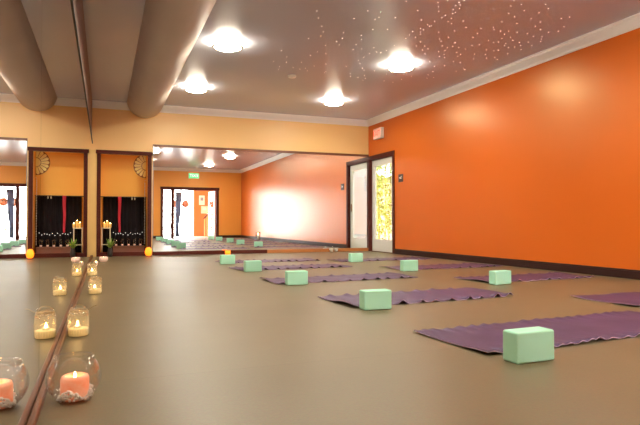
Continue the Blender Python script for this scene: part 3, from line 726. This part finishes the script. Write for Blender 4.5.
# lobby bench with cushion
lbn = thing('lobby_bench', 'low pale bench with a brown cane arch in front of the lobby window', 'bench', (3.0, LB+.5, 0))
MB().box((-.55, -.18, .38), (.55, .18, .43), .01).build('bench_top', M['pale'], lbn)
for sx in (-1, 1):
    for sy in (-1, 1): MB().box((sx*.48-.02, sy*.14-.02, 0), (sx*.48+.02, sy*.14+.02, .38)).build('leg', M['pale'], lbn)
MB().tube([(-.1+.45*math.sin(a), 0, .43+.36*math.sin(a)**.6*1) for a in [i*PI/2/10 for i in range(11)]], .02, 8).build('cane_arch', M['oak'], lbn)

# ground outside
struct(MB().box((-12, LB-14, -.2), (22, LB-.101, -.12)).build('ground', M['pale']))
struct(MB().box((W+T+.001, LB+.2, -.2), (22, 12, -.12)).build('ground', M['pale']))

# roof and walls added outside the glass door to shut out sky light
struct(MB().box((W+T+.001, -6, 2.62), (W+4.4, 9, 2.74)).build('ceiling', M['pale']))  # added roof, dims the bamboo and the door glass
struct(MB().box((W+4.4, -6, -.12), (W+4.5, 9, 2.3)).build('wall_added_garden', M['added_passage']))  # added fence behind the bamboo, hides the bright sky
struct(MB().box((W+T+.001, -6.1, -.12), (W+4.4, -6, 2.6)).build('wall_added_end', M['pale']))
def leaves(mb, c, rad, n, size, seed, droop=.3):
    rs = random.Random(seed)
    for _ in range(n):
        p = Vector((rs.gauss(0, rad[0]), rs.gauss(0, rad[1]), rs.gauss(0, rad[2])))+Vector(c)
        a = rs.uniform(0, 2*PI); e = rs.uniform(-1.2, .5); dv = Vector((math.cos(a)*math.cos(e), math.sin(a)*math.cos(e), math.sin(e)))
        s_ = dv.cross(Vector((rs.uniform(-.3, .3), rs.uniform(-.3, .3), 1))).normalized(); L_ = size*rs.uniform(.7, 1.3)
        mb.poly([p, p+dv*L_*.45+s_*L_*.11, p+dv*L_, p+dv*L_*.45-s_*L_*.11])
bsp = [(W+1.2, -.3), (W+1.3, 1.55), (W+1.6, 3.2), (W+3.0, 2.2), (W+3.2, 4.2), (W+2.0, 5.2)]
for i, (x_, y_) in enumerate(bsp):
    lab = ('nearest', 'second nearest', 'third', 'fourth', 'fifth', 'farthest')[i]
    t = thing('bamboo_plant', 'yellow-green bamboo clump outside the glass door, %s from the door' % lab, 'bamboo', (x_, y_, -.12), 0, 'bamboo clumps outside')
    rs = random.Random(i)
    b2 = MB()
    for k in range(5):
        dx, dy = rs.uniform(-.25, .25), rs.uniform(-.25, .25); hgt = rs.uniform(2.4, 3.4); lean = rs.uniform(-.25, .25)
        b1 = MB(); b1.tube([(dx+lean*(j/8)**2, dy, hgt*j/8) for j in range(9)], [.018*(1-.5*j/8) for j in range(9)], 8); b1.build('cane', M['cane'], t)
        for j in range(5): leaves(b2, (dx+lean*.5, dy, .7+j*.5), (.22, .22, .25), 90, .17, i*50+k*7+j)
    b2.build('foliage', M['bleaf'], t)
def shrub(x_, y_, w_, h_, lab, sd, grp=None):
    t = thing('shrub', lab, 'shrub', (x_, y_, -.12), 0, grp)
    b2 = MB(); leaves(b2, (0, 0, h_*.58), (w_*.35, w_*.3, h_*.22), 1500, .16, sd); b2.build('foliage', M['sleaf'], t)
    b1 = MB()
    for k in range(4): b1.tube([(0, 0, 0), (math.cos(k*1.6)*.15, math.sin(k*1.6)*.15, h_*.4), (math.cos(k*1.6)*.3, math.sin(k*1.6)*.3, h_*.7)], .02, 6)
    b1.build('stems', M['bench'], t)
shrub(4.6, LB-3.2, 1.2, 2.6, 'light green shrub outside the lobby window, right one in the back mirror', 91, 'shrubs outside the lobby')
shrub(1.6, LB-3.6, 1.2, 2.7, 'light green shrub outside the lobby window, left one behind the wreaths', 92, 'shrubs outside the lobby')

# ------------------------------------------------------------------ world, camera, colour management
w = bpy.data.worlds.new('World'); bpy.context.scene.world = w; w.use_nodes = True
bg = w.node_tree.nodes['Background']; bg.inputs[0].default_value = (.97, .98, 1, 1); bg.inputs[1].default_value = 22.0

cam = bpy.data.cameras.new('Camera'); co = bpy.data.objects.new('Camera', cam); C.objects.link(co)
cam.sensor_fit = 'HORIZONTAL'; cam.sensor_width = 36; cam.lens = FPX*36/640; cam.clip_start = .02
mt = Matrix((RT, UP, -FW)).transposed().to_4x4(); mt.translation = CAM; co.matrix_world = mt
sc = bpy.context.scene; sc.camera = co
sc.view_settings.view_transform = 'Standard'; sc.view_settings.look = 'None'; sc.view_settings.gamma = 1; sc.view_settings.exposure = 0.16
sc.view_settings.use_curve_mapping = False
cy = sc.cycles; cy.max_bounces = 14; cy.glossy_bounces = 8; cy.diffuse_bounces = 5; cy.transparent_max_bounces = 24; cy.sample_clamp_indirect = 25
cy.use_denoising = True; cy.caustics_reflective = True; cy.blur_glossy = .5
